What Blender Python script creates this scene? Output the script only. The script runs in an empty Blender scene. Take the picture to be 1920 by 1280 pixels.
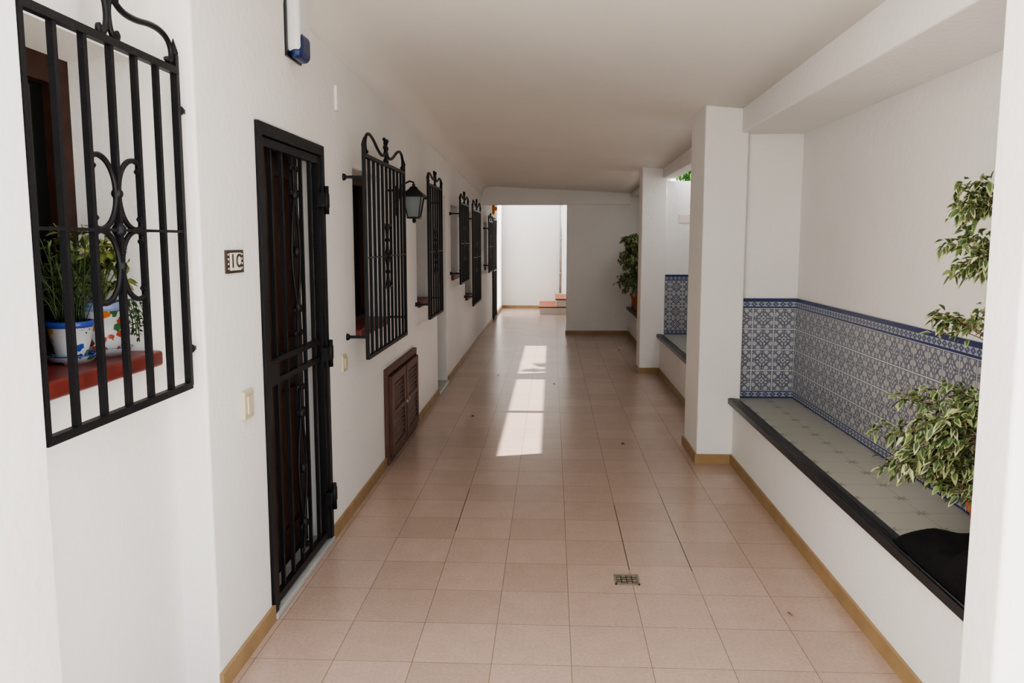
import bpy, math, random
from mathutils import Vector, Matrix, noise
random.seed(7)
scene = bpy.context.scene
scene.view_settings.view_transform = 'AgX'
scene.view_settings.look = 'AgX - Medium High Contrast'
scene.view_settings.exposure = 0.24

# ------------------------------------------------------------------ materials
def newmat(name):
    m = bpy.data.materials.new(name); m.use_nodes = True
    nt = m.node_tree
    return m, nt, nt.nodes['Principled BSDF']
def simple(name, col, rough=0.6, metal=0.0, bump=0.0, bscale=60, var=0.0, vscale=6, spec=None):
    m, nt, b = newmat(name)
    b.inputs['Base Color'].default_value = (*col, 1)
    b.inputs['Roughness'].default_value = rough
    b.inputs['Metallic'].default_value = metal
    if spec is not None: b.inputs['Specular IOR Level'].default_value = spec
    tc = nt.nodes.new('ShaderNodeTexCoord')
    if bump:
        n = nt.nodes.new('ShaderNodeTexNoise'); n.inputs['Scale'].default_value = bscale
        n.inputs['Detail'].default_value = 4
        bp = nt.nodes.new('ShaderNodeBump'); bp.inputs['Strength'].default_value = bump
        bp.inputs['Distance'].default_value = 0.01
        nt.links.new(tc.outputs['Object'], n.inputs['Vector'])
        nt.links.new(n.outputs['Fac'], bp.inputs['Height'])
        nt.links.new(bp.outputs['Normal'], b.inputs['Normal'])
    if var:
        n = nt.nodes.new('ShaderNodeTexNoise'); n.inputs['Scale'].default_value = vscale
        n.inputs['Detail'].default_value = 5
        r = nt.nodes.new('ShaderNodeValToRGB')
        r.color_ramp.elements[0].position = 0.3; r.color_ramp.elements[1].position = 0.7
        r.color_ramp.elements[0].color = (*[c*(1-var) for c in col], 1)
        r.color_ramp.elements[1].color = (*[min(1, c*(1+var)) for c in col], 1)
        nt.links.new(tc.outputs['Object'], n.inputs['Vector'])
        nt.links.new(n.outputs['Fac'], r.inputs['Fac'])
        nt.links.new(r.outputs['Color'], b.inputs['Base Color'])
    return m

M_wall = simple('white_plaster', (0.85, 0.835, 0.81), 0.8, bump=0.35, bscale=28, var=0.02, vscale=2)
M_ceil = simple('ceiling_plaster', (0.84, 0.815, 0.77), 0.85, bump=0.12, bscale=14, var=0.02, vscale=1.5)
M_base = simple('ochre_skirting', (0.34, 0.225, 0.11), 0.45, var=0.12, vscale=8)
M_iron = simple('black_iron', (0.008, 0.008, 0.010), 0.45, bump=0.15, bscale=120, spec=0.3)
M_wood = simple('dark_brown_wood', (0.040, 0.016, 0.010), 0.5, var=0.3, vscale=20, spec=0.25)
M_louv = simple('louver_brown', (0.095, 0.040, 0.027), 0.5, var=0.15, vscale=15)
M_glass = simple('dark_glass', (0.008, 0.010, 0.010), 0.08)
M_sill = simple('red_clay_sill', (0.14, 0.020, 0.014), 0.4, var=0.2, vscale=14)
M_terra = simple('terracotta', (0.38, 0.12, 0.06), 0.6, var=0.15, vscale=20)
M_black = simple('black_edge_tile', (0.012, 0.014, 0.018), 0.35)
M_plastic = simple('ivory_plastic', (0.60, 0.53, 0.38), 0.35)
M_whitepl = simple('white_plastic', (0.75, 0.76, 0.77), 0.35)
M_blue = simple('blue_lens', (0.010, 0.026, 0.11), 0.3)
M_marble = simple('grey_marble', (0.42, 0.43, 0.42), 0.3, var=0.15, vscale=9)
M_metal = simple('drain_metal', (0.34, 0.29, 0.23), 0.4, metal=0.5)
M_dark = simple('drain_dark', (0.02, 0.018, 0.015), 0.8)
M_soil = simple('soil', (0.04, 0.025, 0.015), 0.95)
M_bark = simple('bark', (0.18, 0.12, 0.07), 0.9)
M_cloth = simple('black_cloth', (0.006, 0.006, 0.007), 0.9, bump=0.4, bscale=90, spec=0.2)
M_orange = simple('orange_plastic', (0.8, 0.25, 0.03), 0.4)
M_pinksign = simple('pale_pink_plaque', (0.80, 0.66, 0.62), 0.5)
M_pane = simple('lantern_pane', (0.22, 0.25, 0.25), 0.15)
M_drygl = simple('dry_leaf', (0.16, 0.06, 0.02), 0.8)
M_cream = simple('cream_tile', (0.78, 0.74, 0.66), 0.3)
M_browntile = simple('brown_glaze', (0.05, 0.03, 0.02), 0.3)
M_bounce = simple('pale_bounce_ground', (0.60, 0.55, 0.49), 0.8, var=0.1, vscale=3)  # kept pale so the unseen ground reflects sun indoors

class NB:
    def __init__(s, nt): s.nt = nt
    def m(s, op, a, b=None, c=None):
        n = s.nt.nodes.new('ShaderNodeMath'); n.operation = op
        for i, v in enumerate((a, b, c)):
            if v is None: continue
            if isinstance(v, (int, float)): n.inputs[i].default_value = v
            else: s.nt.links.new(v, n.inputs[i])
        return n.outputs[0]
    def mix(s, f, c1, c2):
        n = s.nt.nodes.new('ShaderNodeMix'); n.data_type = 'RGBA'
        s._in(n.inputs[0], f); s._in(n.inputs[6], c1); s._in(n.inputs[7], c2)
        return n.outputs[2]
    def _in(s, i, v):
        if isinstance(v, (int, float)): i.default_value = v
        elif isinstance(v, tuple): i.default_value = (*v, 1)
        else: s.nt.links.new(v, i)

def floor_mat():
    m, nt, b = newmat('terrazzo_floor_tiles'); N = NB(nt)
    tc = nt.nodes.new('ShaderNodeTexCoord')
    mp = nt.nodes.new('ShaderNodeMapping'); mp.inputs['Location'].default_value = (-0.083+3.04, 0.004+6.6, 0)
    nt.links.new(tc.outputs['Object'], mp.inputs['Vector'])
    br = nt.nodes.new('ShaderNodeTexBrick'); br.offset = 0; br.squash = 1
    br.inputs['Scale'].default_value = 1
    br.inputs['Brick Width'].default_value = 0.304; br.inputs['Row Height'].default_value = 0.33
    br.inputs['Mortar Size'].default_value = 0.0018; br.inputs['Mortar Smooth'].default_value = 0.3
    br.inputs['Color1'].default_value = (0.50, 0.370, 0.305, 1)
    br.inputs['Color2'].default_value = (0.45, 0.330, 0.268, 1)
    br.inputs['Mortar'].default_value = (0.24, 0.165, 0.12, 1)
    nt.links.new(mp.outputs['Vector'], br.inputs['Vector'])
    n1 = nt.nodes.new('ShaderNodeTexNoise'); n1.inputs['Scale'].default_value = 70; n1.inputs['Detail'].default_value = 4
    nt.links.new(tc.outputs['Object'], n1.inputs['Vector'])
    n3 = nt.nodes.new('ShaderNodeTexNoise'); n3.inputs['Scale'].default_value = 9; n3.inputs['Detail'].default_value = 3
    nt.links.new(tc.outputs['Object'], n3.inputs['Vector'])
    s = N.m('ADD', N.m('MULTIPLY', n1.outputs['Fac'], 0.40), 0.72)
    s = N.m('ADD', s, N.m('MULTIPLY', n3.outputs['Fac'], 0.16))
    # two worn, darker joints in the middle of the corridor
    sp = nt.nodes.new('ShaderNodeSeparateXYZ'); nt.links.new(tc.outputs['Object'], sp.inputs[0])
    for (jx, ya, yb) in ((0.691, 3.90, 5.15), (0.387, 3.9, 4.9), (-0.525, 4.4, 5.2)):
        k = N.m('LESS_THAN', N.m('ABSOLUTE', N.m('SUBTRACT', sp.outputs[0], jx)), 0.0028)
        k = N.m('MULTIPLY', k, N.m('GREATER_THAN', sp.outputs[1], ya)); k = N.m('MULTIPLY', k, N.m('LESS_THAN', sp.outputs[1], yb))
        s = N.m('MULTIPLY', s, N.m('SUBTRACT', 1.0, N.m('MULTIPLY', k, 0.6)))
    vm = nt.nodes.new('ShaderNodeVectorMath'); vm.operation = 'SCALE'
    nt.links.new(br.outputs['Color'], vm.inputs[0]); nt.links.new(s, vm.inputs['Scale'])
    nt.links.new(vm.outputs[0], b.inputs['Base Color'])
    b.inputs['Roughness'].default_value = 0.27
    bp = nt.nodes.new('ShaderNodeBump'); bp.inputs['Strength'].default_value = 0.35; bp.inputs['Distance'].default_value = 0.002
    nt.links.new(N.m('SUBTRACT', 1.0, br.outputs['Fac']), bp.inputs['Height'])
    nt.links.new(bp.outputs['Normal'], b.inputs['Normal'])
    return m
M_floor = floor_mat()

def azulejo():
    m, nt, b = newmat('azulejo_tiles'); N = NB(nt)
    tc = nt.nodes.new('ShaderNodeTexCoord'); sp = nt.nodes.new('ShaderNodeSeparateXYZ')
    nt.links.new(tc.outputs['Object'], sp.inputs[0])
    T = 0.149
    u = N.m('ADD', N.m('ADD', sp.outputs[0], sp.outputs[1]), 5.0)
    v = N.m('SUBTRACT', sp.outputs[2], 0.475)
    fu = N.m('FRACT', N.m('DIVIDE', u, T)); fv = N.m('FRACT', N.m('DIVIDE', N.m('SUBTRACT', v, 0.05), T))
    ax = N.m('MULTIPLY', N.m('ABSOLUTE', N.m('SUBTRACT', fu, 0.5)), 2)
    ay = N.m('MULTIPLY', N.m('ABSOLUTE', N.m('SUBTRACT', fv, 0.5)), 2)
    def length(a, c): return N.m('SQRT', N.m('ADD', N.m('MULTIPLY', a, a), N.m('MULTIPLY', c, c)))
    def band(x, c, w): return N.m('LESS_THAN', N.m('ABSOLUTE', N.m('SUBTRACT', x, c)), w)
    r = length(ax, ay); rc = length(N.m('SUBTRACT', 1.0, ax), N.m('SUBTRACT', 1.0, ay))
    rs = length(N.m('SUBTRACT', 1.0, ax), ay); rt = length(ax, N.m('SUBTRACT', 1.0, ay))
    ms = [band(r, 0.62, 0.06), band(N.m('ADD', ax, ay), 0.36, 0.08), band(rc, 0.40, 0.06), band(rc, 0.20, 0.05),
          N.m('MULTIPLY', band(N.m('SUBTRACT', ax, ay), 0, 0.09), N.m('GREATER_THAN', r, 0.3)),
          N.m('MULTIPLY', N.m('LESS_THAN', N.m('MINIMUM', ax, ay), 0.08), N.m('GREATER_THAN', r, 0.4)),
          band(N.m('MULTIPLY', ax, ay), 0.13, 0.035), N.m('LESS_THAN', N.m('MINIMUM', rs, rt), 0.18),
          N.m('LESS_THAN', r, 0.1), N.m('GREATER_THAN', N.m('MAXIMUM', ax, ay), 0.90)]
    k = ms[0]
    for q in ms[1:]: k = N.m('MAXIMUM', k, q)
    n = nt.nodes.new('ShaderNodeTexNoise'); n.inputs['Scale'].default_value = 25
    nt.links.new(tc.outputs['Object'], n.inputs['Vector'])
    blue = N.mix(n.outputs['Fac'], (0.04, 0.05, 0.11), (0.11, 0.13, 0.22))
    col = N.mix(N.m('MULTIPLY', k, 0.82), (0.42, 0.425, 0.41), blue)
    gr = N.m('GREATER_THAN', N.m('MAXIMUM', ax, ay), 0.962)
    col = N.mix(N.m('MULTIPLY', gr, 0.95), col, (0.66, 0.68, 0.68))
    inb = N.m('MAXIMUM', N.m('LESS_THAN', v, 0.05), N.m('GREATER_THAN', v, 0.646))
    bu = N.m('ABSOLUTE', N.m('SUBTRACT', N.m('FRACT', N.m('DIVIDE', u, 0.05)), 0.5))
    lowv = N.m('ABSOLUTE', N.m('SUBTRACT', v, 0.026)); hiv = N.m('ABSOLUTE', N.m('SUBTRACT', v, 0.674))
    dv = N.m('MINIMUM', lowv, hiv)
    chain = N.m('LESS_THAN', N.m('ABSOLUTE', N.m('SUBTRACT', N.m('ADD', N.m('MULTIPLY', bu, 0.035), dv), 0.011)), 0.0065)
    edge = N.m('GREATER_THAN', dv, 0.0160)
    bcol = N.mix(N.m('MAXIMUM', N.m('MULTIPLY', chain, 0.8), edge), (0.34, 0.37, 0.42), (0.028, 0.040, 0.13))
    col = N.mix(inb, col, bcol)
    nt.links.new(col, b.inputs['Base Color']); b.inputs['Roughness'].default_value = 0.25
    return m
M_az = azulejo()

def benchtop():
    m, nt, b = newmat('bench_seat_tiles'); N = NB(nt)
    tc = nt.nodes.new('ShaderNodeTexCoord'); sp = nt.nodes.new('ShaderNodeSeparateXYZ')
    nt.links.new(tc.outputs['Object'], sp.inputs[0])
    T = 0.2
    fu = N.m('FRACT', N.m('DIVIDE', N.m('ADD', sp.outputs[0], 10.06), T)); fv = N.m('FRACT', N.m('DIVIDE', sp.outputs[1], T))
    ax = N.m('MULTIPLY', N.m('ABSOLUTE', N.m('SUBTRACT', fu, 0.5)), 2)
    ay = N.m('MULTIPLY', N.m('ABSOLUTE', N.m('SUBTRACT', fv, 0.5)), 2)
    cx = N.m('SUBTRACT', 1.0, ax); cy = N.m('SUBTRACT', 1.0, ay)
    star = N.m('LESS_THAN', N.m('MULTIPLY', cx, cy), 0.008)
    near = N.m('LESS_THAN', N.m('MAXIMUM', cx, cy), 0.40)
    diag = N.m('MULTIPLY', N.m('LESS_THAN', N.m('ABSOLUTE', N.m('SUBTRACT', ax, ay)), 0.07), N.m('LESS_THAN', N.m('ADD', cx, cy), 0.5))
    k = N.m('MAXIMUM', N.m('MULTIPLY', star, near), diag)
    line = N.m('GREATER_THAN', N.m('MAXIMUM', ax, ay), 0.98)
    k = N.m('MAXIMUM', N.m('MULTIPLY', k, 0.55), N.m('MULTIPLY', line, 0.4))
    col = N.mix(k, (0.43, 0.425, 0.37), (0.18, 0.19, 0.16))
    nt.links.new(col, b.inputs['Base Color']); b.inputs['Roughness'].default_value = 0.22
    return m
M_seat = benchtop()

def leafmat(name, c1, c2, c3, p2=0.5):
    m, nt, b = newmat(name)
    g = nt.nodes.new('ShaderNodeNewGeometry'); r = nt.nodes.new('ShaderNodeValToRGB')
    e = r.color_ramp.elements
    e[0].color = (*c1, 1); e[1].color = (*c3, 1); k = e.new(p2); k.color = (*c2, 1)
    nt.links.new(g.outputs['Random Per Island'], r.inputs['Fac'])
    nt.links.new(r.outputs['Color'], b.inputs['Base Color'])
    b.inputs['Roughness'].default_value = 0.45
    return m
M_leafv = leafmat('leaf_cream_margin', (0.20, 0.25, 0.09), (0.36, 0.39, 0.18), (0.56, 0.55, 0.34), 0.55)
M_leafc = leafmat('leaf_green_centre', (0.03, 0.06, 0.018), (0.065, 0.115, 0.035), (0.14, 0.20, 0.07), 0.5)
M_leafd = leafmat('dark_green_leaf', (0.012, 0.028, 0.008), (0.03, 0.06, 0.016), (0.08, 0.12, 0.04))
M_leafy = leafmat('yellow_green_leaf', (0.05, 0.09, 0.015), (0.14, 0.18, 0.04), (0.34, 0.34, 0.12))
M_leafb = leafmat('bright_leaf', (0.03, 0.12, 0.015), (0.06, 0.20, 0.03), (0.12, 0.30, 0.05))

def potmat(name, seed, cols, dens):
    m, nt, b = newmat(name); N = NB(nt)
    tc = nt.nodes.new('ShaderNodeTexCoord')
    vo = nt.nodes.new('ShaderNodeTexVoronoi'); vo.inputs['Scale'].default_value = 30
    ns = nt.nodes.new('ShaderNodeTexNoise'); ns.inputs['Scale'].default_value = 40
    mp = nt.nodes.new('ShaderNodeMapping'); mp.inputs['Location'].default_value = (seed, seed*2, 0)
    nt.links.new(tc.outputs['Object'], ns.inputs['Vector'])
    vv = nt.nodes.new('ShaderNodeVectorMath'); vv.operation = 'MULTIPLY_ADD'; vv.inputs[1].default_value = (0.03, 0.03, 0.03)
    nt.links.new(ns.outputs['Color'], vv.inputs[0]); nt.links.new(tc.outputs['Object'], vv.inputs[2])
    nt.links.new(vv.outputs[0], mp.inputs['Vector']); nt.links.new(mp.outputs['Vector'], vo.inputs['Vector'])
    sc = nt.nodes.new('ShaderNodeSeparateColor'); nt.links.new(vo.outputs['Color'], sc.inputs[0])
    r = nt.nodes.new('ShaderNodeValToRGB'); r.color_ramp.interpolation = 'CONSTANT'
    e = r.color_ramp.elements
    e[0].color = (*cols[0], 1); e[1].position = 0.4; e[1].color = (*cols[1], 1)
    for p, c in ((0.55, cols[2]), (0.72, cols[3])):
        k = e.new(p); k.color = (*c, 1)
    nt.links.new(sc.outputs[0], r.inputs['Fac'])
    dot = N.m('LESS_THAN', vo.outputs['Distance'], 0.46)
    pick = N.m('GREATER_THAN', sc.outputs[1], 1-dens)
    col = N.mix(N.m('MULTIPLY', dot, pick), (0.48, 0.50, 0.52), r.outputs['Color'])
    nt.links.new(col, b.inputs['Base Color']); b.inputs['Roughness'].default_value = 0.2
    return m
BL = (0.02, 0.05, 0.26)
M_pot1 = potmat('painted_ceramic_a', 0.3, (BL, (0.5, 0.33, 0.04), (0.05, 0.14, 0.08), BL), 0.7)
M_pot2 = potmat('painted_ceramic_b', 1.7, ((0.32, 0.05, 0.025), (0.04, 0.12, 0.05), BL, (0.42, 0.14, 0.03)), 0.65)
M_rimblue = simple('blue_glaze', (0.03, 0.06, 0.28), 0.2)
M_rimred = simple('blue_grey_glaze', (0.20, 0.25, 0.42), 0.25)

# ------------------------------------------------------------------ mesh builder
class MB:
    def __init__(s): s.v = []; s.f = []; s.mi = []; s.mats = []; s.sm = []
    def mat(s, m):
        if m not in s.mats: s.mats.append(m)
        return s.mats.index(m)
    def face(s, idx, m, smooth=False): s.f.append(idx); s.mi.append(s.mat(m)); s.sm.append(smooth)
    def box(s, x0, x1, y0, y1, z0, z1, m):
        k = len(s.v)
        s.v += [(x0,y0,z0),(x1,y0,z0),(x1,y1,z0),(x0,y1,z0),(x0,y0,z1),(x1,y0,z1),(x1,y1,z1),(x0,y1,z1)]
        for q in ((0,3,2,1),(4,5,6,7),(0,1,5,4),(1,2,6,5),(2,3,7,6),(3,0,4,7)):
            s.face([k+i for i in q], m)
    def tube(s, pts, r, m, n=6, caps=True, smooth=True, rot=0.0):
        pts = [Vector(p) for p in pts]
        if not callable(r):
            rr = r; r = lambda t: rr
        t0 = (pts[1]-pts[0]).normalized()
        up = Vector((1,0,0)) if abs(t0.x) < 0.9 else Vector((0,0,1))
        nrm = (up - t0*up.dot(t0)).normalized()
        k = len(s.v); L = len(pts)
        for i, p in enumerate(pts):
            t = (pts[min(i+1, L-1)]-pts[max(i-1, 0)])
            t = t.normalized() if t.length > 1e-9 else t0
            nrm = (nrm - t*nrm.dot(t)); nrm.normalize()
            bn = t.cross(nrm); R = r(i/(L-1))
            for j in range(n):
                a = 2*math.pi*j/n + rot
                s.v.append(tuple(p + (nrm*math.cos(a) + bn*math.sin(a))*R))
        for i in range(L-1):
            for j in range(n):
                a = k+i*n+j; b = k+i*n+(j+1) % n
                s.face([a, b, b+n, a+n], m, smooth)
        if caps:
            s.face([k+j for j in reversed(range(n))], m); s.face([k+(L-1)*n+j for j in range(n)], m)
    def bar(s, a, b, w, m):
        s.tube([a, b], w*0.7071, m, n=4, smooth=False, rot=math.pi/4)
    def lathe(s, c, prof, m, n=28, mfun=None):
        k = len(s.v)
        for (r, z) in prof:
            for j in range(n):
                a = 2*math.pi*j/n; s.v.append((c[0]+r*math.cos(a), c[1]+r*math.sin(a), c[2]+z))
        for i in range(len(prof)-1):
            mm = mfun(i) if mfun else m
            for j in range(n):
                a = k+i*n+j; b = k+i*n+(j+1) % n
                s.face([a, b, b+n, a+n], mm, True)
    def ball(s, c, r, m, sz=1.0):
        prof = [(r*math.sin(math.pi*i/8)+1e-5, -r*sz*math.cos(math.pi*i/8)) for i in range(9)]
        s.lathe(c, prof, m, 10)
    def leaf(s, p, d, L, W, m, droop=0.25, centre=None):
        d = d.normalized(); up = Vector((0,0,1))
        side = d.cross(up)
        if side.length < 0.05: side = Vector((1,0,0))
        side.normalize(); q = random.uniform(-0.9, 0.9)
        nn = side.cross(d).normalized()
        side = (side*math.cos(q) + nn*math.sin(q)).normalized(); nn = side.cross(d).normalized()
        dn = Vector((0,0,-droop*L))
        def put(W, a, b, off, m):
            k = len(s.v)
            g = lambda t: a+(b-a)*t
            o = nn*off
            s.v += [tuple(p+d*L*g(0)+dn*g(0)**2+o), tuple(p+d*L*g(.38)+side*W*0.5+nn*W*0.12+dn*g(.38)**2+o), tuple(p+d*L*g(.38)+dn*g(.38)**2+o),
                    tuple(p+d*L*g(.38)-side*W*0.5+nn*W*0.12+dn*g(.38)**2+o), tuple(p+d*L*g(.74)+side*W*0.33+dn*g(.74)**2+nn*W*0.06+o),
                    tuple(p+d*L*g(.74)-side*W*0.33+dn*g(.74)**2+nn*W*0.06+o), tuple(p+d*L*g(1)+dn*g(1)**2+o)]
            for q4 in ((0,2,1),(0,3,2),(1,2,6,4),(2,3,5,6)): s.face([k+i for i in q4], m)
        put(W, 0, 1, 0, m)
        if centre and random.random() < 0.94:
            sc = random.uniform(0.6, 0.88)
            put(W*sc, 0.05, 0.45+0.5*sc, 0.0011, centre); put(W*sc, 0.05, 0.45+0.5*sc, -0.0011, centre)
    def done(s, name, parent=None, recalc=False):
        me = bpy.data.meshes.new(name); me.from_pydata(s.v, [], s.f)
        for m in s.mats: me.materials.append(m)
        me.polygons.foreach_set('material_index', s.mi); me.polygons.foreach_set('use_smooth', s.sm)
        me.validate(); me.update()
        o = bpy.data.objects.new(name, me); scene.collection.objects.link(o)
        if parent: o.parent = parent
        return o
def bevel(o, w=0.01, seg=2):
    b = o.modifiers.new('bevel', 'BEVEL'); b.width = w; b.segments = seg; b.limit_method = 'ANGLE'
    return o

def wall_x(name, xf, xb, y0, y1, z0, z1, holes):
    ys = sorted(set([y0, y1]+[h[0] for h in holes]+[h[1] for h in holes]))
    zs = sorted(set([z0, z1]+[h[2] for h in holes]+[h[3] for h in holes]))
    B = MB(); inh = lambda y, z: any(h[0] < y < h[1] and h[2] < z < h[3] for h in holes)
    solid = lambda i, j: 0 <= i < len(ys)-1 and 0 <= j < len(zs)-1 and not inh((ys[i]+ys[i+1])/2, (zs[j]+zs[j+1])/2)
    vid = {}
    def V(x, y, z):
        if (x, y, z) not in vid: vid[(x, y, z)] = len(B.v); B.v.append((x, y, z))
        return vid[(x, y, z)]
    for i in range(len(ys)-1):
        for j in range(len(zs)-1):
            if not solid(i, j): continue
            a, b_, c, d = ys[i], ys[i+1], zs[j], zs[j+1]
            B.face([V(xf,a,c), V(xf,b_,c), V(xf,b_,d), V(xf,a,d)], M_wall)
            B.face([V(xb,a,c), V(xb,a,d), V(xb,b_,d), V(xb,b_,c)], M_wall)
            if not solid(i-1, j): B.face([V(xf,a,c), V(xf,a,d), V(xb,a,d), V(xb,a,c)], M_wall)
            if not solid(i+1, j): B.face([V(xf,b_,c), V(xb,b_,c), V(xb,b_,d), V(xf,b_,d)], M_wall)
            if not solid(i, j-1): B.face([V(xf,a,c), V(xb,a,c), V(xb,b_,c), V(xf,b_,c)], M_wall)
            if not solid(i, j+1): B.face([V(xf,a,d), V(xf,b_,d), V(xb,b_,d), V(xb,a,d)], M_wall)
    return B.done(name)
def boxobj(name, x0, x1, y0, y1, z0, z1, m, bv=0.0):
    B = MB(); B.box(x0, x1, y0, y1, z0, z1, m); o = B.done(name)
    if bv: bevel(o, bv, 3)
    return o

XL = -1.17
SEAT = 0.475
# ------------------------------------------------------------------ shell
boxobj('floor', -1.62, 2.3, 1.5, 21, -0.12, 0, M_floor)
boxobj('ground_courtyard_bounce', -1.62, 8, -9, 1.5, -0.12, 0, M_bounce)  # unseen slab behind the camera, added to bounce sunlight onto the ceiling
boxobj('wall_left_near', XL-0.3, XL, -3, 1.83, 0, 4.2, M_wall, 0.012)
wall_x('wall_left_recess', -1.29, -1.60, 1.83, 2.72, 0, 3.1, [(1.95, 2.59, 1.20, 2.15)])
holes = [(3.28,4.23,0,2.07),(4.88,5.78,1.03,2.02),(7.15,7.82,1.03,2.02),(8.4,9.2,0,2.07),(9.6,10.3,1.15,2.0),
         (11.15,12.05,0.8,2.0),(14.3,15.0,1.1,1.9),(16.2,17.3,0,2.05)]
o = wall_x('wall_left', XL, XL-0.30, 2.72, 19.5, 0, 3.1, holes); bevel(o, 0.012, 3)
wall_x('wall_left_backing', -1.62, -1.72, -3, 19.6, 0, 3.1, [])

def zc(x, y):
    zl = 2.87-0.0265*y; zr = 2.605-0.016*y
    t = (x-XL)/(1.1-XL); z = zl+(zr-zl)*t
    d = x-XL; r = 0.16
    if d < r: z -= r-math.sqrt(max(0, r*r-(r-d)**2))
    return z
xs = [XL-0.3]+[XL+0.16*(1-math.cos(math.pi/2*i/7)) for i in range(8)]+[-0.8,-0.5,-0.1,0.3,0.7,1.0,1.34]
ysn = [1.83+0.5*i for i in range(25)]+[14.2]
B = MB()
for y in ysn:
    for x in xs: B.v.append((x, y, zc(max(x, XL+0.0), y)))
n = len(xs)
for i in range(len(ysn)-1):
    for j in range(n-1): B.face([i*n+j, (i+1)*n+j, (i+1)*n+j+1, i*n+j+1], M_ceil, True)
o = B.done('ceiling'); s = o.modifiers.new('s', 'SOLIDIFY'); s.thickness = 0.25; s.offset = -1
boxobj('ceiling_far', XL-0.3, 1.9, 14.2, 17.9, 2.5, 2.75, M_ceil)

# right side structure
bevel(boxobj('pillar_near', 1.05, 2.3, 1.90, 2.06, 0, 3.0, M_wall), 0.012, 3)
bevel(boxobj('pillar', 1.05, 1.35, 5.88, 6.45, 0, 2.62, M_wall), 0.012, 3)
bevel(boxobj('pillar.001', 1.06, 1.35, 9.95, 10.30, 0, 2.62, M_wall), 0.012, 3)
boxobj('wall_alcove_end', 1.34, 1.76, 5.95, 6.44, 0, 2.8, M_wall)
boxobj('wall_alcove_end.001', 1.34, 1.76, 9.99, 10.29, 0, 2.29, M_wall)
boxobj('wall_right', 1.74, 1.94, 2.0, 6.2, 0, 2.9, M_wall)
boxobj('wall_right_garden', 1.74, 1.94, 6.2, 14.3, 0, 2.29, M_wall)
bevel(boxobj('beam_alcove', 1.30, 1.80, 2.04, 5.96, 2.33, 2.95, M_wall), 0.012, 3)
bevel(boxobj('beam_bay', 1.30, 1.454, 6.3, 14.1, 2.32, 2.85, M_wall), 0.01, 2)
boxobj('crossbar_bay', 1.40, 1.80, 8.15, 8.22, 2.27, 2.42, M_wall)
boxobj('roof_bay_end', 1.40, 1.94, 13.1, 14.3, 2.30, 2.5, M_wall)
boxobj('wall_partition', 0.25, 1.80, 14.06, 14.28, 0, 2.6, M_wall, 0.01)
boxobj('beam_passage', XL-0.05, 1.31, 13.98, 14.26, 2.19, 2.65, M_wall, 0.01)
boxobj('wall_far', XL-0.4, 0.17, 19.5, 19.7, 0, 3.4, M_wall)
boxobj('wall_far_recess', 0.0, 2.2, 20.4, 20.6, 0, 3.4, M_wall)
boxobj('wall_far_side', 1.6, 1.8, 14.28, 20.5, 0, 3.6, M_wall)

# benches
def bench(name, y0, y1):
    B = MB()
    B.box(1.30, 1.739, y0, y1, 0, SEAT-0.03, M_wall)
    B.box(1.31, 1.738, y0, y1, SEAT-0.03, SEAT-0.001, M_seat)
    B.box(1.262, 1.335, y0, y1, SEAT-0.032, SEAT+0.004, M_black)
    for gx in (1.275, 1.29, 1.305): B.tube([(gx, y0+0.005, SEAT+0.004), (gx, y1-0.005, SEAT+0.004)], 0.004, M_black, 6)
    B.box(1.728, 1.739, y0, y1-0.0, SEAT-0.001, SEAT+0.715, M_az)
    B.box(1.352, 1.729, y1-0.014, y1-0.001, SEAT-0.001, SEAT+0.715, M_az)
    return B.done(name)
bench('tiled_bench', 2.062, 5.95); bench('tiled_bench.001', 6.452, 9.99); bench('tiled_bench.002', 10.302, 14.058)

def skirt(name, segs, h=0.07, t=0.014):
    B = MB()
    for (x0, y0, x1, y1) in segs: B.box(min(x0,x1), max(x0,x1), min(y0,y1), max(y0,y1), 0, h, M_base)
    o = B.done(name); return o
L = []
for (a, b) in ((2.72,3.28),(4.23,5.65),(6.90,8.4),(9.2,16.2),(17.3,19.5)): L.append((XL, a, XL+0.014, b))
skirt('baseboard_left', L)
skirt('baseboard_right', [(1.286, 2.06, 1.30, 5.88), (1.286, 6.45, 1.30, 9.95), (1.286, 10.30, 1.30, 14.06),
     (1.036, 5.866, 1.30, 5.88), (1.036, 5.88, 1.05, 6.464), (1.046, 9.936, 1.30, 9.95), (1.046, 9.95, 1.06, 10.314),
     (1.036, 2.06, 1.30, 2.074), (1.036, 1.89, 1.05, 2.06)])
skirt('baseboard_partition', [(0.236, 14.046, 1.30, 14.06), (0.236, 14.06, 0.25, 14.28)])
skirt('baseboard_far', [(XL+0.014, 19.486, 0.17, 19.5)])

# ------------------------------------------------------------------ windows & doors
def window(name, y0, y1, z0, z1, xf, xw, sill=True, sillproj=0.03, sillmat=None, f=0.06):
    B = MB()
    B.box(xw-0.03, xw+0.03, y0, y0+f, z0, z1, M_wood); B.box(xw-0.03, xw+0.03, y1-f, y1, z0, z1, M_wood)
    B.box(xw-0.03, xw+0.03, y0+f, y1-f, z0, z0+f, M_wood); B.box(xw-0.03, xw+0.03, y0+f, y1-f, z1-f, z1, M_wood)
    ym = (y0+y1)/2; B.box(xw-0.02, xw+0.022, ym-0.03, ym+0.03, z0+f, z1-f, M_wood)
    B.box(xw-0.02, xw-0.008, y0+f, y1-f, z0+f, z1-f, M_glass)
    B.done(name)
    if sill:
        S = MB(); S.box(xw+0.03, xf+sillproj, y0-0.0, y1+0.0, z0-0.015, z0+0.035, sillmat or M_sill)
        bevel(S.done(name+'_sill'), 0.008, 2)
window('window_1', 1.95, 2.59, 1.20, 2.15, -1.29, -1.54, False, f=0.08)
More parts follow.
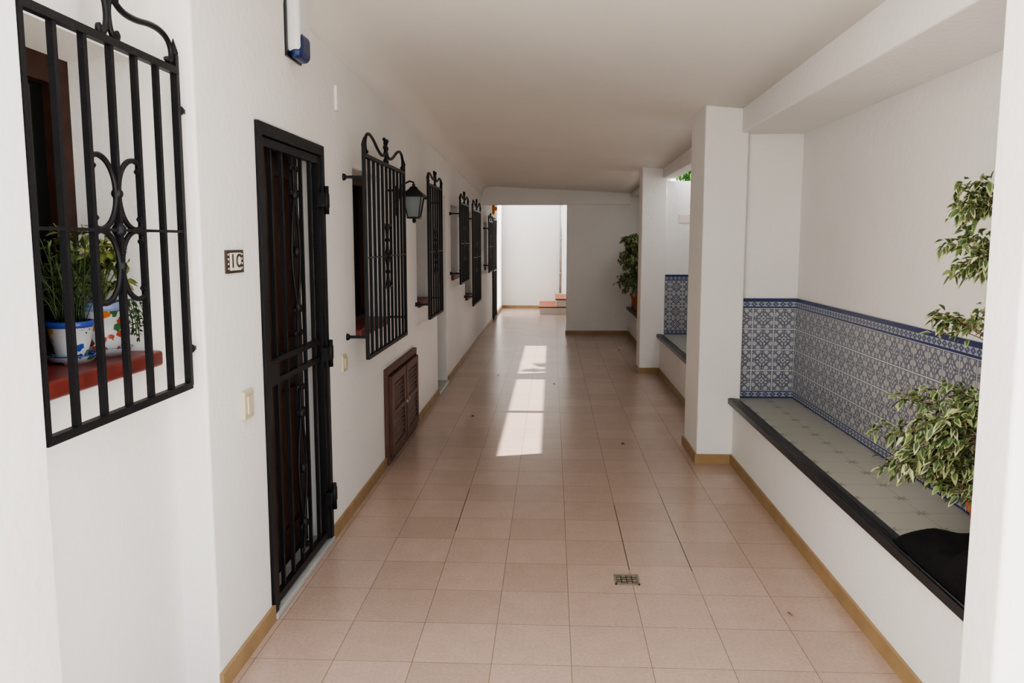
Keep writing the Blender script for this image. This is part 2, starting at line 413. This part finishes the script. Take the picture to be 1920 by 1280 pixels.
S = MB(); S.box(-1.51, -1.262, 1.95, 2.612, 1.195, 1.245, M_sill); bevel(S.done('window_1_sill'), 0.01, 3)
window('window_2', 4.88, 5.78, 1.03, 2.02, XL, -1.33)
window('window_3', 7.15, 7.82, 1.03, 2.02, XL, -1.36)
window('window_4', 9.6, 10.3, 1.15, 2.0, XL, -1.36)
window('window_5', 11.15, 12.05, 0.8, 2.0, XL, -1.36)
window('window_6', 14.3, 15.0, 1.1, 1.9, XL, -1.36)

def door(name, y0, y1, z1, x):
    B = MB(); B.box(x-0.04, x, y0, y1, 0, z1, M_wood)
    w = (y1-y0)
    for (a, b) in ((0.1, 0.46), (0.54, 0.9)):
        for (c, d) in ((0.08, 0.45), (0.53, 0.93)):
            ya, yb, za, zb = y0+w*a, y0+w*b, z1*c, z1*d
            for q in ((ya, yb, za, za+0.03), (ya, yb, zb-0.03, zb), (ya, ya+0.03, za+0.03, zb-0.03), (yb-0.03, yb, za+0.03, zb-0.03)):
                B.box(x, x+0.018, *q, M_wood)
            B.box(x, x+0.009, ya+0.06, yb-0.06, za+0.06, zb-0.06, M_wood)
    B.ball((x+0.05, y0+0.09, 1.0), 0.028, M_metal); B.tube([(x, y0+0.09, 1.0), (x+0.05, y0+0.09, 1.0)], 0.01, M_metal)
    B.done(name)
door('door_1', 3.28, 4.23, 2.07, -1.30)
door('door_2', 8.4, 9.2, 2.07, -1.42)
door('door_3', 16.2, 17.3, 2.05, -1.30)
bevel(boxobj('threshold', -1.29, XL+0.02, 3.285, 4.225, 0, 0.028, M_marble), 0.006)
bevel(boxobj('threshold.001', -1.40, XL+0.02, 8.405, 9.195, 0, 0.028, M_marble), 0.006)

# ------------------------------------------------------------------ wrought iron
def kcurve(kf, n=60):
    h = 0; x = y = 0; right = []
    ds = 1/n
    for i in range(n):
        s = (i+0.5)*ds; h += kf(s)*ds; x += math.sin(h)*ds; y += math.cos(h)*ds; right.append((x, y))
    left = []; h = 0; x = y = 0
    for i in range(n):
        s = -(i+0.5)*ds; h -= kf(s)*ds; x -= math.sin(h)*ds; y -= math.cos(h)*ds; left.append((x, y))
    return list(reversed(left))+[(0.0, 0.0)]+right
CS = kcurve(lambda s: 0.9+15*abs(s)**3.2)
SS = kcurve(lambda s: (1 if s > 0 else -1)*(0.5+16*abs(s)**3.4))
def fitpath(P, h, flip=1):
    vs = [p[1] for p in P]; us = [p[0] for p in P]; k = h/(max(vs)-min(vs)); c = (max(vs)+min(vs))/2
    return [((p[0]-min(us))*k*flip, (p[1]-c)*k) for p in P]
def map2(P, A, Bt):
    p0 = complex(*P[0]); p1 = complex(*P[-1]); a = complex(*A); b = complex(*Bt)
    k = (b-a)/(p1-p0)
    return [((a+k*(complex(*p)-p0)).real, (a+k*(complex(*p)-p0)).imag) for p in P]
def map2m(P, A, Bt):
    return map2([(-p[0], p[1]) for p in P], A, Bt)

def grille(name, x, y0, y1, z0, z1, nb, xw, bw=0.016, pins=None, ends=True, side_pins=False, ht=None, sr=0.008):
    B = MB(); m = M_iron
    P = lambda u, v: (x, u, v)
    B.bar(P(y0-0.006, z0), P(y1+0.006, z0), bw*1.3, m); B.bar(P(y0-0.006, z1), P(y1+0.006, z1), bw*1.3, m)
    zm = (z0+z1)/2
    B.bar((x+0.004, y0, zm), (x+0.004, y1, zm), bw*0.5, m)
    for i in range(nb+2):
        y = y0+(y1-y0)*i/(nb+1); e = i in (0, nb+1)
        w = bw*1.25 if e else bw
        B.bar(P(y, z0), P(y, z1+(0.05 if e else 0)), w, m)
        if e:
            B.tube([P(y, z1+0.04), P(y, z1+0.055), P(y, z1+0.10)], lambda t: [0.008, 0.015, 0.001][int(round(t*2))], m, 8)
    yc = (y0+y1)/2; sp = (y1-y0)/(nb+1)
    hw = min(sp, 0.16)
    Hh = 0.20
    for sv in (1, -1):
        cz = zm+sv*Hh*0.5
        for su in (1, -1):
            Q = fitpath(CS, Hh*0.98, su)
            um = max(abs(q[0]) for q in Q); ku = hw*0.92/um
            B.tube([P(yc+su*0.008+q[0]*ku, cz+q[1]) for q in Q], sr, m, 6)
        B.ball((x, yc, cz), 0.016, m)
    B.ball((x, yc, zm), 0.02, m)
    ht = ht or min(0.15, (y1-y0)*0.15)
    for su in (1, -1):
        A = (yc+su*(y1-y0)*0.43, z1+0.03); C = (yc+su*0.06, z1+ht)
        Q = (map2 if su > 0 else map2m)(SS, A, C)
        B.tube([P(*q) for q in Q], 0.0095, m, 6)
        Q = fitpath(CS, ht*0.68, su)
        B.tube([P(yc+su*0.006+q[0], z1+ht*0.42+q[1]) for q in Q], 0.009, m, 6)
    B.ball((x, yc, z1+ht*0.92), 0.016, m, 1.3)
    for z in (z0+0.12, z1-0.12):
        if side_pins:
            B.bar((x, y1, z), (x, y1+0.05, z), 0.014, m); B.bar((x, y0, z), (x, y0-0.04, z), 0.014, m)
            B.ball((x, y1+0.022, z), 0.016, m)
        else:
            for y in (y0, y1): B.bar((x+0.01, y, z), (xw-0.02, y, z), 0.016, m)
            B.ball((xw+0.002, y0, z), 0.02, m)
    return B.done(name)
grille('window_grille', -1.205, 1.875, 2.665, 1.12, 2.135, 5, -1.29, bw=0.017, side_pins=True, ht=0.17)
grille('window_grille.001', -1.05, 4.65, 5.90, 0.93, 2.07, 9, XL)
grille('window_grille.002', -1.05, 7.05, 7.90, 0.93, 2.07, 5, XL)
grille('window_grille.003', -1.05, 9.50, 10.42, 1.10, 2.02, 6, XL)
grille('window_grille.004', -1.05, 11.0, 12.2, 0.73, 2.0, 8, XL)
grille('window_grille.005', -1.08, 14.2, 15.1, 1.05, 1.92, 6, XL)

def gate(name, y0, y1, z1):
    B = MB(); m = M_iron
    B.box(XL-0.04, XL+0.012, y0, y0+0.045, 0.0, z1, m); B.box(XL-0.04, XL+0.012, y1-0.045, y1, 0.0, z1, m)
    B.box(XL-0.04, XL+0.012, y0+0.045, y1-0.045, z1-0.05, z1, m)
    ya, yb = y0+0.05, y1-0.05; x = XL-0.014; zt = z1-0.055
    P = lambda u, v: (x, u, v)
    for y in (ya+0.016, yb-0.016): B.box(x-0.018, x+0.018, y-0.016, y+0.016, 0.035, zt, m)
    for z in (0.06, zt-0.018): B.box(x-0.014, x+0.014, ya, yb, z-0.018, z+0.018, m)
    for z in (1.0, 1.09): B.box(x-0.012, x+0.012, ya, yb, z-0.013, z+0.013, m)
    B.box(x-0.02, x+0.022, ya, ya+0.12, 0.99, 1.10, m)
    nb = 5; yc = (ya+yb)/2
    for i in range(1, nb+1):
        y = ya+(yb-ya)*i/(nb+1)
        B.bar(P(y, 0.06), P(y, zt-0.01), 0.016, m)
    for (lo, hi) in ((1.12, zt-0.04), (0.09, 0.97)):
        H = hi-lo; c = (lo+hi)/2
        for su in (1, -1):
            B.tube([(x+0.014, yc+su*0.06*math.sin(math.pi*t/24), c-H*0.30+H*0.60*t/24) for t in range(25)], 0.007, m, 6)
            for sv in (1, -1):
                Q = fitpath(CS, H*0.15, su)
                B.tube([(x+0.014, yc+su*0.006+q[0]*0.9, c+sv*H*0.375+q[1]) for q in Q], 0.006, m, 6)
        for z in (c-H*0.3, c, c+H*0.3): B.ball((x+0.015, yc, z), 0.02, m, 1.3)
    for z in (0.26, 1.02, 1.80):
        B.box(XL+0.0, XL+0.03, y1-0.11, y1+0.015, z-0.035, z+0.035, m)
        B.tube([(XL+0.03, y1-0.045, z-0.07), (XL+0.03, y1-0.045, z+0.07)], 0.013, m, 10)
    return B.done(name)
gate('security_gate', 3.28, 4.23, 2.07)
B = MB()
for i in range(10):
    y = 16.25+i*0.11; B.bar((-1.15, y, 0.05), (-1.15, y, 2.0), 0.02, M_iron)
for z in (0.06, 1.0, 2.0): B.bar((-1.15, 16.22, z), (-1.15, 17.28, z), 0.03, M_iron)
B.done('security_gate.001')

# louvred cabinet: outer frame + two louvred leaves
B = MB(); x = XL+0.001
y0, y1, z0, z1 = 5.65, 6.90, 0.02, 0.70
B.box(x, x+0.028, y0, y0+0.045, z0, z1, M_louv); B.box(x, x+0.028, y1-0.045, y1, z0, z1, M_louv)
B.box(x, x+0.028, y0+0.045, y1-0.045, z1-0.045, z1, M_louv); B.box(x, x+0.028, y0+0.045, y1-0.045, z0, z0+0.045, M_louv)
B.box(x, x+0.006, y0+0.045, y1-0.045, z0+0.045, z1-0.045, M_dark)
ym = (y0+y1)/2
for (a, b) in ((y0+0.055, ym-0.018), (ym+0.018, y1-0.055)):
    B.box(x+0.006, x+0.050, a, a+0.07, z0+0.055, z1-0.055, M_louv); B.box(x+0.006, x+0.050, b-0.07, b, z0+0.055, z1-0.055, M_louv)
    B.box(x+0.006, x+0.050, a+0.07, b-0.07, z1-0.115, z1-0.055, M_louv); B.box(x+0.006, x+0.050, a+0.07, b-0.07, z0+0.055, z0+0.115, M_louv)
    B.box(x+0.006, x+0.050, a+0.07, b-0.07, 0.345, 0.385, M_louv)
    z = z0+0.13
    while z < z1-0.14:
        k = len(B.v)
        ya, yb = a+0.07, b-0.07
        B.v += [(x+0.044, ya, z-0.012), (x+0.044, yb, z-0.012), (x+0.014, yb, z+0.014), (x+0.014, ya, z+0.014),
                (x+0.044, ya, z-0.005), (x+0.044, yb, z-0.005), (x+0.014, yb, z+0.021), (x+0.014, ya, z+0.021)]
        for q in ((0,3,2,1),(4,5,6,7),(0,1,5,4),(1,2,6,5),(2,3,7,6),(3,0,4,7)): B.face([k+i for i in q], M_louv)
        z += 0.034
B.ball((x+0.06, ym-0.05, 0.37), 0.014, M_metal); B.ball((x+0.06, ym+0.05, 0.37), 0.014, M_metal)
B.done('louvered_cabinet')

# lantern
B = MB(); lx, ly, lz = -1.03, 6.2, 1.76
m = M_iron
def ring4(r, z): return [(lx+sx*r, ly+sy*r, lz+z) for sx, sy in ((-1,-1),(1,-1),(1,1),(-1,1))]
def frus(r0, z0_, r1, z1_, mm, cap0=True, cap1=True):
    k = len(B.v); B.v += ring4(r0, z0_)+ring4(r1, z1_)
    for i in range(4): B.face([k+i, k+(i+1) % 4, k+4+(i+1) % 4, k+4+i], mm)
    if cap0: B.face([k+3, k+2, k+1, k], mm)
    if cap1: B.face([k+4, k+5, k+6, k+7], mm)
frus(0.040, 0.012, 0.064, 0.158, M_pane)
for sx, sy in ((-1,-1),(1,-1),(1,1),(-1,1)):
    B.bar((lx+sx*0.042, ly+sy*0.042, lz+0.01), (lx+sx*0.067, ly+sy*0.067, lz+0.16), 0.009, m)
frus(0.047, 0.0, 0.047, 0.012, m); frus(0.084, 0.158, 0.084, 0.168, m); frus(0.084, 0.168, 0.033, 0.215, m); frus(0.033, 0.215, 0.02, 0.235, m)
B.ball((lx, ly, lz+0.245), 0.013, m); B.ball((lx, ly, lz-0.015), 0.014, m, 1.4)
B.tube([(XL+0.01, ly, lz+0.05), (XL+0.04, ly, lz+0.24), (lx-0.03, ly, lz+0.275), (lx, ly, lz+0.265), (lx, ly, lz+0.25)], 0.007, m, 8)
B.tube([(XL+0.01, ly, lz+0.20), (XL+0.05, ly, lz+0.18), (XL+0.07, ly, lz+0.22), (XL+0.05, ly, lz+0.245)], 0.006, m, 8)
B.box(XL-0.002, XL+0.012, ly-0.02, ly+0.02, lz+0.02, lz+0.24, m)
B.done('wall_lantern')

# siren / alarm box
B = MB()
B.box(XL-0.001, XL+0.062, 3.70, 3.885, 2.425, 2.715, M_whitepl)
o = B.done('alarm_siren'); bevel(o, 0.02, 3)
B = MB(); B.box(XL-0.001, XL+0.010, 3.683, 3.90, 2.40, 2.715, M_black); B.done('backplate', o)
B = MB(); B.box(XL+0.008, XL+0.068, 3.705, 3.865, 2.395, 2.515, M_blue); p = B.done('siren_lens', o); bevel(p, 0.030, 5)

def plate(name, y, z, w, h, m, rocker=True):
    B = MB(); B.box(XL-0.001, XL+0.014, y-w/2, y+w/2, z-h/2, z+h/2, m)
    if rocker: B.box(XL+0.014, XL+0.022, y-w*0.3, y+w*0.3, z-h*0.32, z+h*0.32, m)
    bevel(B.done(name), 0.004, 2)
plate('light_switch', 3.07, 0.975, 0.10, 0.11, M_plastic)
plate('doorbell_switch', 4.55, 0.915, 0.09, 0.095, M_plastic)
plate('junction_cover', 4.54, 2.357, 0.075, 0.13, M_wall, False)

# house number
y0, y1, z0, z1 = 2.918, 3.082, 1.480, 1.564
e = bpy.data.objects.new('house_number_plaque', None); scene.collection.objects.link(e)
B = MB(); B.box(XL-0.001, XL+0.008, y0, y1, z0, z1, M_browntile)
for (a, b) in ((y0+0.030, y0+0.079), (y0+0.084, y1-0.030)):
    B.box(XL+0.008, XL+0.0095, a, b, z0+0.010, z1-0.010, M_cream)
for yy in (y0+0.012, y1-0.020):
    for k in range(4): B.box(XL+0.008, XL+0.0092, yy, yy+0.007, z0+0.014+k*0.017, z0+0.021+k*0.017, M_cream)
B.done('plaque', e)
for ch, yy in (('1', y0+0.053), ('C', y0+0.109)):
    c = bpy.data.curves.new('char_'+ch, 'FONT'); c.body = ch; c.size = 0.068; c.align_x = 'CENTER'; c.align_y = 'CENTER'; c.extrude = 0.001; c.offset = 0.0015
    t = bpy.data.objects.new('char_'+ch, c); scene.collection.objects.link(t)
    t.matrix_world = Matrix(((0,0,1,XL+0.0105),(1,0,0,yy),(0,1,0,(z0+z1)/2),(0,0,0,1)))
    c.materials.append(M_browntile); t.parent = e

# floor drain
B = MB(); cx, cy, h = 0.363, 3.777, 0.058
B.box(cx-h, cx+h, cy-h, cy+h, 0.0, 0.0015, M_dark)
for (a, b, c, d) in ((-h, h, -h, -h+0.009), (-h, h, h-0.009, h), (-h, -h+0.009, -h, h), (h-0.009, h, -h, h)):
    B.box(cx+a, cx+b, cy+c, cy+d, 0.0015, 0.004, M_metal)
for i in range(4):
    for j in range(4):
        px, py = cx-0.0375+i*0.025, cy-0.0375+j*0.025
        if (i+j) % 2 == 0: B.box(px-0.009, px+0.009, py-0.009, py+0.009, 0.0015, 0.0038, M_metal)
        else: B.box(px-0.012, px+0.012, py-0.003, py+0.003, 0.0015, 0.0038, M_metal)
B.done('floor_drain')

B = MB()
for (x, y) in ((1.04, 3.42), (-0.62, 9.7), (0.25, 12.4), (-0.9, 14.0), (-0.05, 13.0), (0.55, 6.4), (1.0, 12.0), (0.02, 9.1), (-0.7, 7.4)):
    a = random.uniform(0, 6.28); B.leaf(Vector((x, y, 0.008)), Vector((math.cos(a), math.sin(a), 0.0)), 0.04, 0.022, M_drygl, 0.1)
B.done('fallen_leaves')

# ------------------------------------------------------------------ plants
def pot(B, c, r, h, m, rim=None, saucer=False):
    rm = rim or m
    prof = [(0.001, 0.0), (r*0.62, 0.0), (r*0.66, 0.01), (r*0.80, h*0.4), (r*0.92, h*0.82), (r*1.0, h*0.84), (r*1.03, h*0.92), (r*1.0, h), (r*0.9, h), (r*0.86, h*0.88), (0.001, h*0.88)]
    B.lathe(c, prof, m, 28, lambda i: M_soil if i == 9 else (rm if i in (4,5,6,7,8) else m))
    if saucer:
        B.lathe((c[0], c[1], c[2]-0.018), [(0.001, 0), (r*0.8, 0), (r*1.08, 0.022), (r*1.12, 0.026), (r*1.02, 0.022), (r*0.8, 0.016), (0.001, 0.016)], m, 28,
                lambda i: rm if i in (2, 3) else m)
def foliage(B, stem, clusters, mleaf, L=0.055, W=0.026, droop=0.3, centre=None, zmin=None):
    B.tube(stem, lambda t: 0.014*(1-t*0.6), M_bark, 7)
    for (c, rad, ntw, nl) in clusters:
        c = Vector(c)
        src = min(stem, key=lambda p: (Vector(p)-c).length+0.25*abs(p[2]-c.z+0.1)); src = Vector(src)
        for i in range(ntw):
            while True:
                q = Vector([random.uniform(-1, 1) for _ in range(3)])
                if q.length < 1: break
            tgt = c+Vector((q.x*rad[0], q.y*rad[1], q.z*rad[2]))
            mid = (src+tgt)/2+Vector((0, 0, 0.06)); pts = []
            for t in range(9):
                t /= 8; pts.append(src*(1-t)**2+mid*2*t*(1-t)+tgt*t*t)
            B.tube(pts, lambda t: 0.0032*(1-0.7*t), M_bark, 4)
            for k in range(nl):
                t = random.uniform(0.5, 1.0); p = src*(1-t)**2+mid*2*t*(1-t)+tgt*t*t
                d = (tgt-src).normalized()*0.6+Vector([random.uniform(-1, 1) for _ in range(3)])
                d.z -= 0.35
                B.leaf(p+Vector([random.uniform(-0.02, 0.02) for _ in range(3)]), d, L*random.uniform(0.7, 1.2), W*random.uniform(0.8, 1.2), mleaf, droop, centre)
B = MB(); pot(B, (1.60, 2.90, SEAT), 0.12, 0.20, M_terra)
foliage(B, [(1.60,2.90,0.64),(1.61,2.92,0.9),(1.59,2.95,1.2),(1.58,2.97,1.5),(1.56,2.98,1.72)],
        [((1.46,3.0,1.73),(0.12,0.14,0.07),12,18), ((1.44,3.0,1.53),(0.12,0.14,0.10),15,18), ((1.45,3.0,1.32),(0.14,0.12,0.05),9,13),
         ((1.36,2.98,1.02),(0.17,0.16,0.09),22,20), ((1.28,2.98,0.86),(0.14,0.14,0.12),24,20), ((1.42,2.98,0.80),(0.16,0.14,0.16),28,18)], M_leafv, 0.042, 0.021, 0.35, M_leafc)
B.done('variegated_ficus')
B = MB(); pot(B, (1.44, 13.45, SEAT), 0.17, 0.27, M_terra)
foliage(B, [(1.44,13.45,0.7),(1.42,13.45,1.0),(1.40,13.45,1.4),(1.38,13.45,1.65)],
        [((1.30,13.4,1.55),(0.22,0.22,0.16),32,16), ((1.28,13.4,1.25),(0.30,0.25,0.22),44,18), ((1.28,13.4,0.9),(0.28,0.22,0.20),34,16)], M_leafv, 0.07, 0.036, 0.35, M_leafc)
B.done('variegated_ficus.001')
B = MB()
foliage(B, [(1.86,10.9,2.3),(1.84,10.8,2.4),(1.80,10.7,2.5)], [((1.70,10.7,2.40),(0.15,0.15,0.08),38,16), ((1.85,11.2,2.5),(0.14,0.2,0.12),26,14)], M_leafb, 0.055, 0.028)
B.done('garden_shrub')

ZS = 1.245
B = MB(); pot(B, (-1.40, 2.33, ZS+0.018), 0.066, 0.105, M_pot1, M_rimblue, True)
for i in range(90):
    a = random.uniform(0, 6.28); rr = random.uniform(0, 0.04); s = Vector((-1.40+rr*math.cos(a), 2.33+rr*math.sin(a), ZS+0.105))
    t = s+Vector((random.uniform(-0.07, 0.09), random.uniform(-0.16, 0.12), random.uniform(0.08, 0.26)))
    mid = (s+t)/2+Vector((0, 0, 0.05))
    pts = [s*(1-k/6)**2+mid*2*(k/6)*(1-k/6)+t*(k/6)**2 for k in range(7)]
    B.tube(pts, 0.0016, M_leafd, 4)
    for k in range(6):
        q = random.uniform(0.3, 1); p = s*(1-q)**2+mid*2*q*(1-q)+t*q*q
        B.leaf(p, Vector([random.uniform(-1, 1), random.uniform(-1, 1), random.uniform(-0.2, 1)]), 0.026, 0.007, M_leafd, 0.1)
B.done('potted_rosemary')
B = MB(); pot(B, (-1.39, 2.485, ZS+0.018), 0.076, 0.15, M_pot2, M_rimred, True)
for i in range(30):
    a = random.uniform(0, 6.28); s = Vector((-1.39, 2.485, ZS+0.15))
    t = s+Vector((0.10*math.cos(a), 0.095*math.sin(a)-0.04, random.uniform(0.05, 0.26)))
    t.y = min(t.y, 2.56)
    mid = (s+t)/2+Vector((0, 0, 0.06)); pts = [s*(1-k/6)**2+mid*2*(k/6)*(1-k/6)+t*(k/6)**2 for k in range(7)]
    B.tube(pts, 0.0018, M_leafy, 4)
    for k in range(8):
        q = random.uniform(0.4, 1); p = s*(1-q)**2+mid*2*q*(1-q)+t*q*q
        B.leaf(p, Vector([random.uniform(-1, 1), random.uniform(-1, 1), random.uniform(-0.5, 0.7)]), 0.04, 0.022, M_leafy, 0.3)
for i in range(9):
    yy = 2.485+random.uniform(-0.05, 0.06); s = Vector((-1.33, yy, ZS+0.165))
    ln = random.uniform(0.06, 0.14); pts = [s, s+Vector((0.03, 0.005, 0.01)), s+Vector((0.045, 0.008, -ln*0.5)), s+Vector((0.045, 0.012, -ln))]
    B.tube(pts, 0.0015, M_leafd, 4)
    for k in range(12):
        q = random.random(); p = pts[2].lerp(pts[3], q) if k % 2 else pts[1].lerp(pts[2], q)
        B.leaf(p, Vector([random.uniform(-1, 1), random.uniform(-1, 1), random.uniform(-1, 0.2)]), 0.014, 0.010, M_leafd, 0.2)
B.done('potted_trailing_plant')

# black jacket dropped on the bench
B = MB(); nx, ny = 34, 40; x0, x1, y0, y1 = 1.285, 1.70, 2.28, 3.04
def hgt(x, y):
    u = (x-x0)/(x1-x0)*2-1; v = (y-y0)/(y1-y0)*2-1
    q = max(0, 1-abs(u)**3.5)*max(0, 1-abs(v)**3)
    f = noise.noise(Vector((x*7, y*5, 0.3)))*0.06+noise.noise(Vector((x*18, y*11, 1.3)))*0.03
    return SEAT+0.007+max(0.0, (0.13+0.06*(-v)+f))*q**0.5
for i in range(ny+1):
    for j in range(nx+1):
        y = y0+(y1-y0)*i/ny; x = x0+(x1-x0)*j/nx
        w = noise.noise(Vector((x*4, y*4, 5)))*0.05
        B.v.append((x, y+w, hgt(x, y)))
for i in range(ny):
    for j in range(nx): k = i*(nx+1)+j; B.face([k, k+1, k+nx+2, k+nx+1], M_cloth, True)
o = B.done('black_jacket'); s = o.modifiers.new('s', 'SOLIDIFY'); s.thickness = 0.006; s.offset = 1

# far area
B = MB()
for i, xx in enumerate((-0.28, 0.08, 0.44, 0.8)):
    z = 0.17*(i+1); B.box(xx+0.02, 1.6, 17.9, 19.48, z-0.17, z-0.03, M_wall); B.box(xx, 1.6, 17.88, 19.49, z-0.03, z, M_terra)
B.done('terracotta_steps')
B = MB(); B.tube([(0.20, 19.44, 0.36), (0.20, 19.44, 3.3)], 0.03, M_marble, 10)
for z in (0.8, 1.6, 2.4): B.tube([(0.20, 19.44, z), (0.20, 19.44, z+0.04)], 0.038, M_marble, 10)
B.done('drain_pipe')
B = MB(); B.box(XL, XL+0.05, 16.30, 16.45, 2.10, 2.32, M_orange); B.ball((XL+0.06, 16.37, 2.21), 0.04, M_orange)
bevel(B.done('orange_beacon'), 0.01)
boxobj('wall_plaque', 1.50, 1.66, 9.978, 9.99, 1.80, 1.90, M_pinksign, 0.003)

# ------------------------------------------------------------------ light
w = bpy.data.worlds.new('world'); scene.world = w; w.use_nodes = True
bg = w.node_tree.nodes['Background']; bg.inputs['Color'].default_value = (0.95, 0.97, 1.0, 1); bg.inputs['Strength'].default_value = 2.6
sun = bpy.data.lights.new('sun', 'SUN'); sun.energy = 14; sun.angle = 0.012; sun.color = (1, 0.96, 0.90)
so = bpy.data.objects.new('sun', sun); scene.collection.objects.link(so)
so.rotation_euler = Vector((1, 0.3, 1.258)).to_track_quat('Z', 'Y').to_euler(); so.location = (8, 10, 10)

# ------------------------------------------------------------------ camera
cam = bpy.data.cameras.new('camera'); co = bpy.data.objects.new('camera', cam); scene.collection.objects.link(co)
f = 1550.0; cam.sensor_width = 36; cam.lens = f/1920*36; cam.clip_start = 0.05
th = math.atan(190/f); ps = math.atan(75/f*math.cos(th))
F = Vector((-math.sin(ps)*math.cos(th), math.cos(ps)*math.cos(th), -math.sin(th)))
R = Vector((math.cos(ps), math.sin(ps), 0)); U = R.cross(F)
co.matrix_world = Matrix(((R.x, U.x, -F.x, 0), (R.y, U.y, -F.y, 0), (R.z, U.z, -F.z, 1.6), (0, 0, 0, 1)))
scene.camera = co
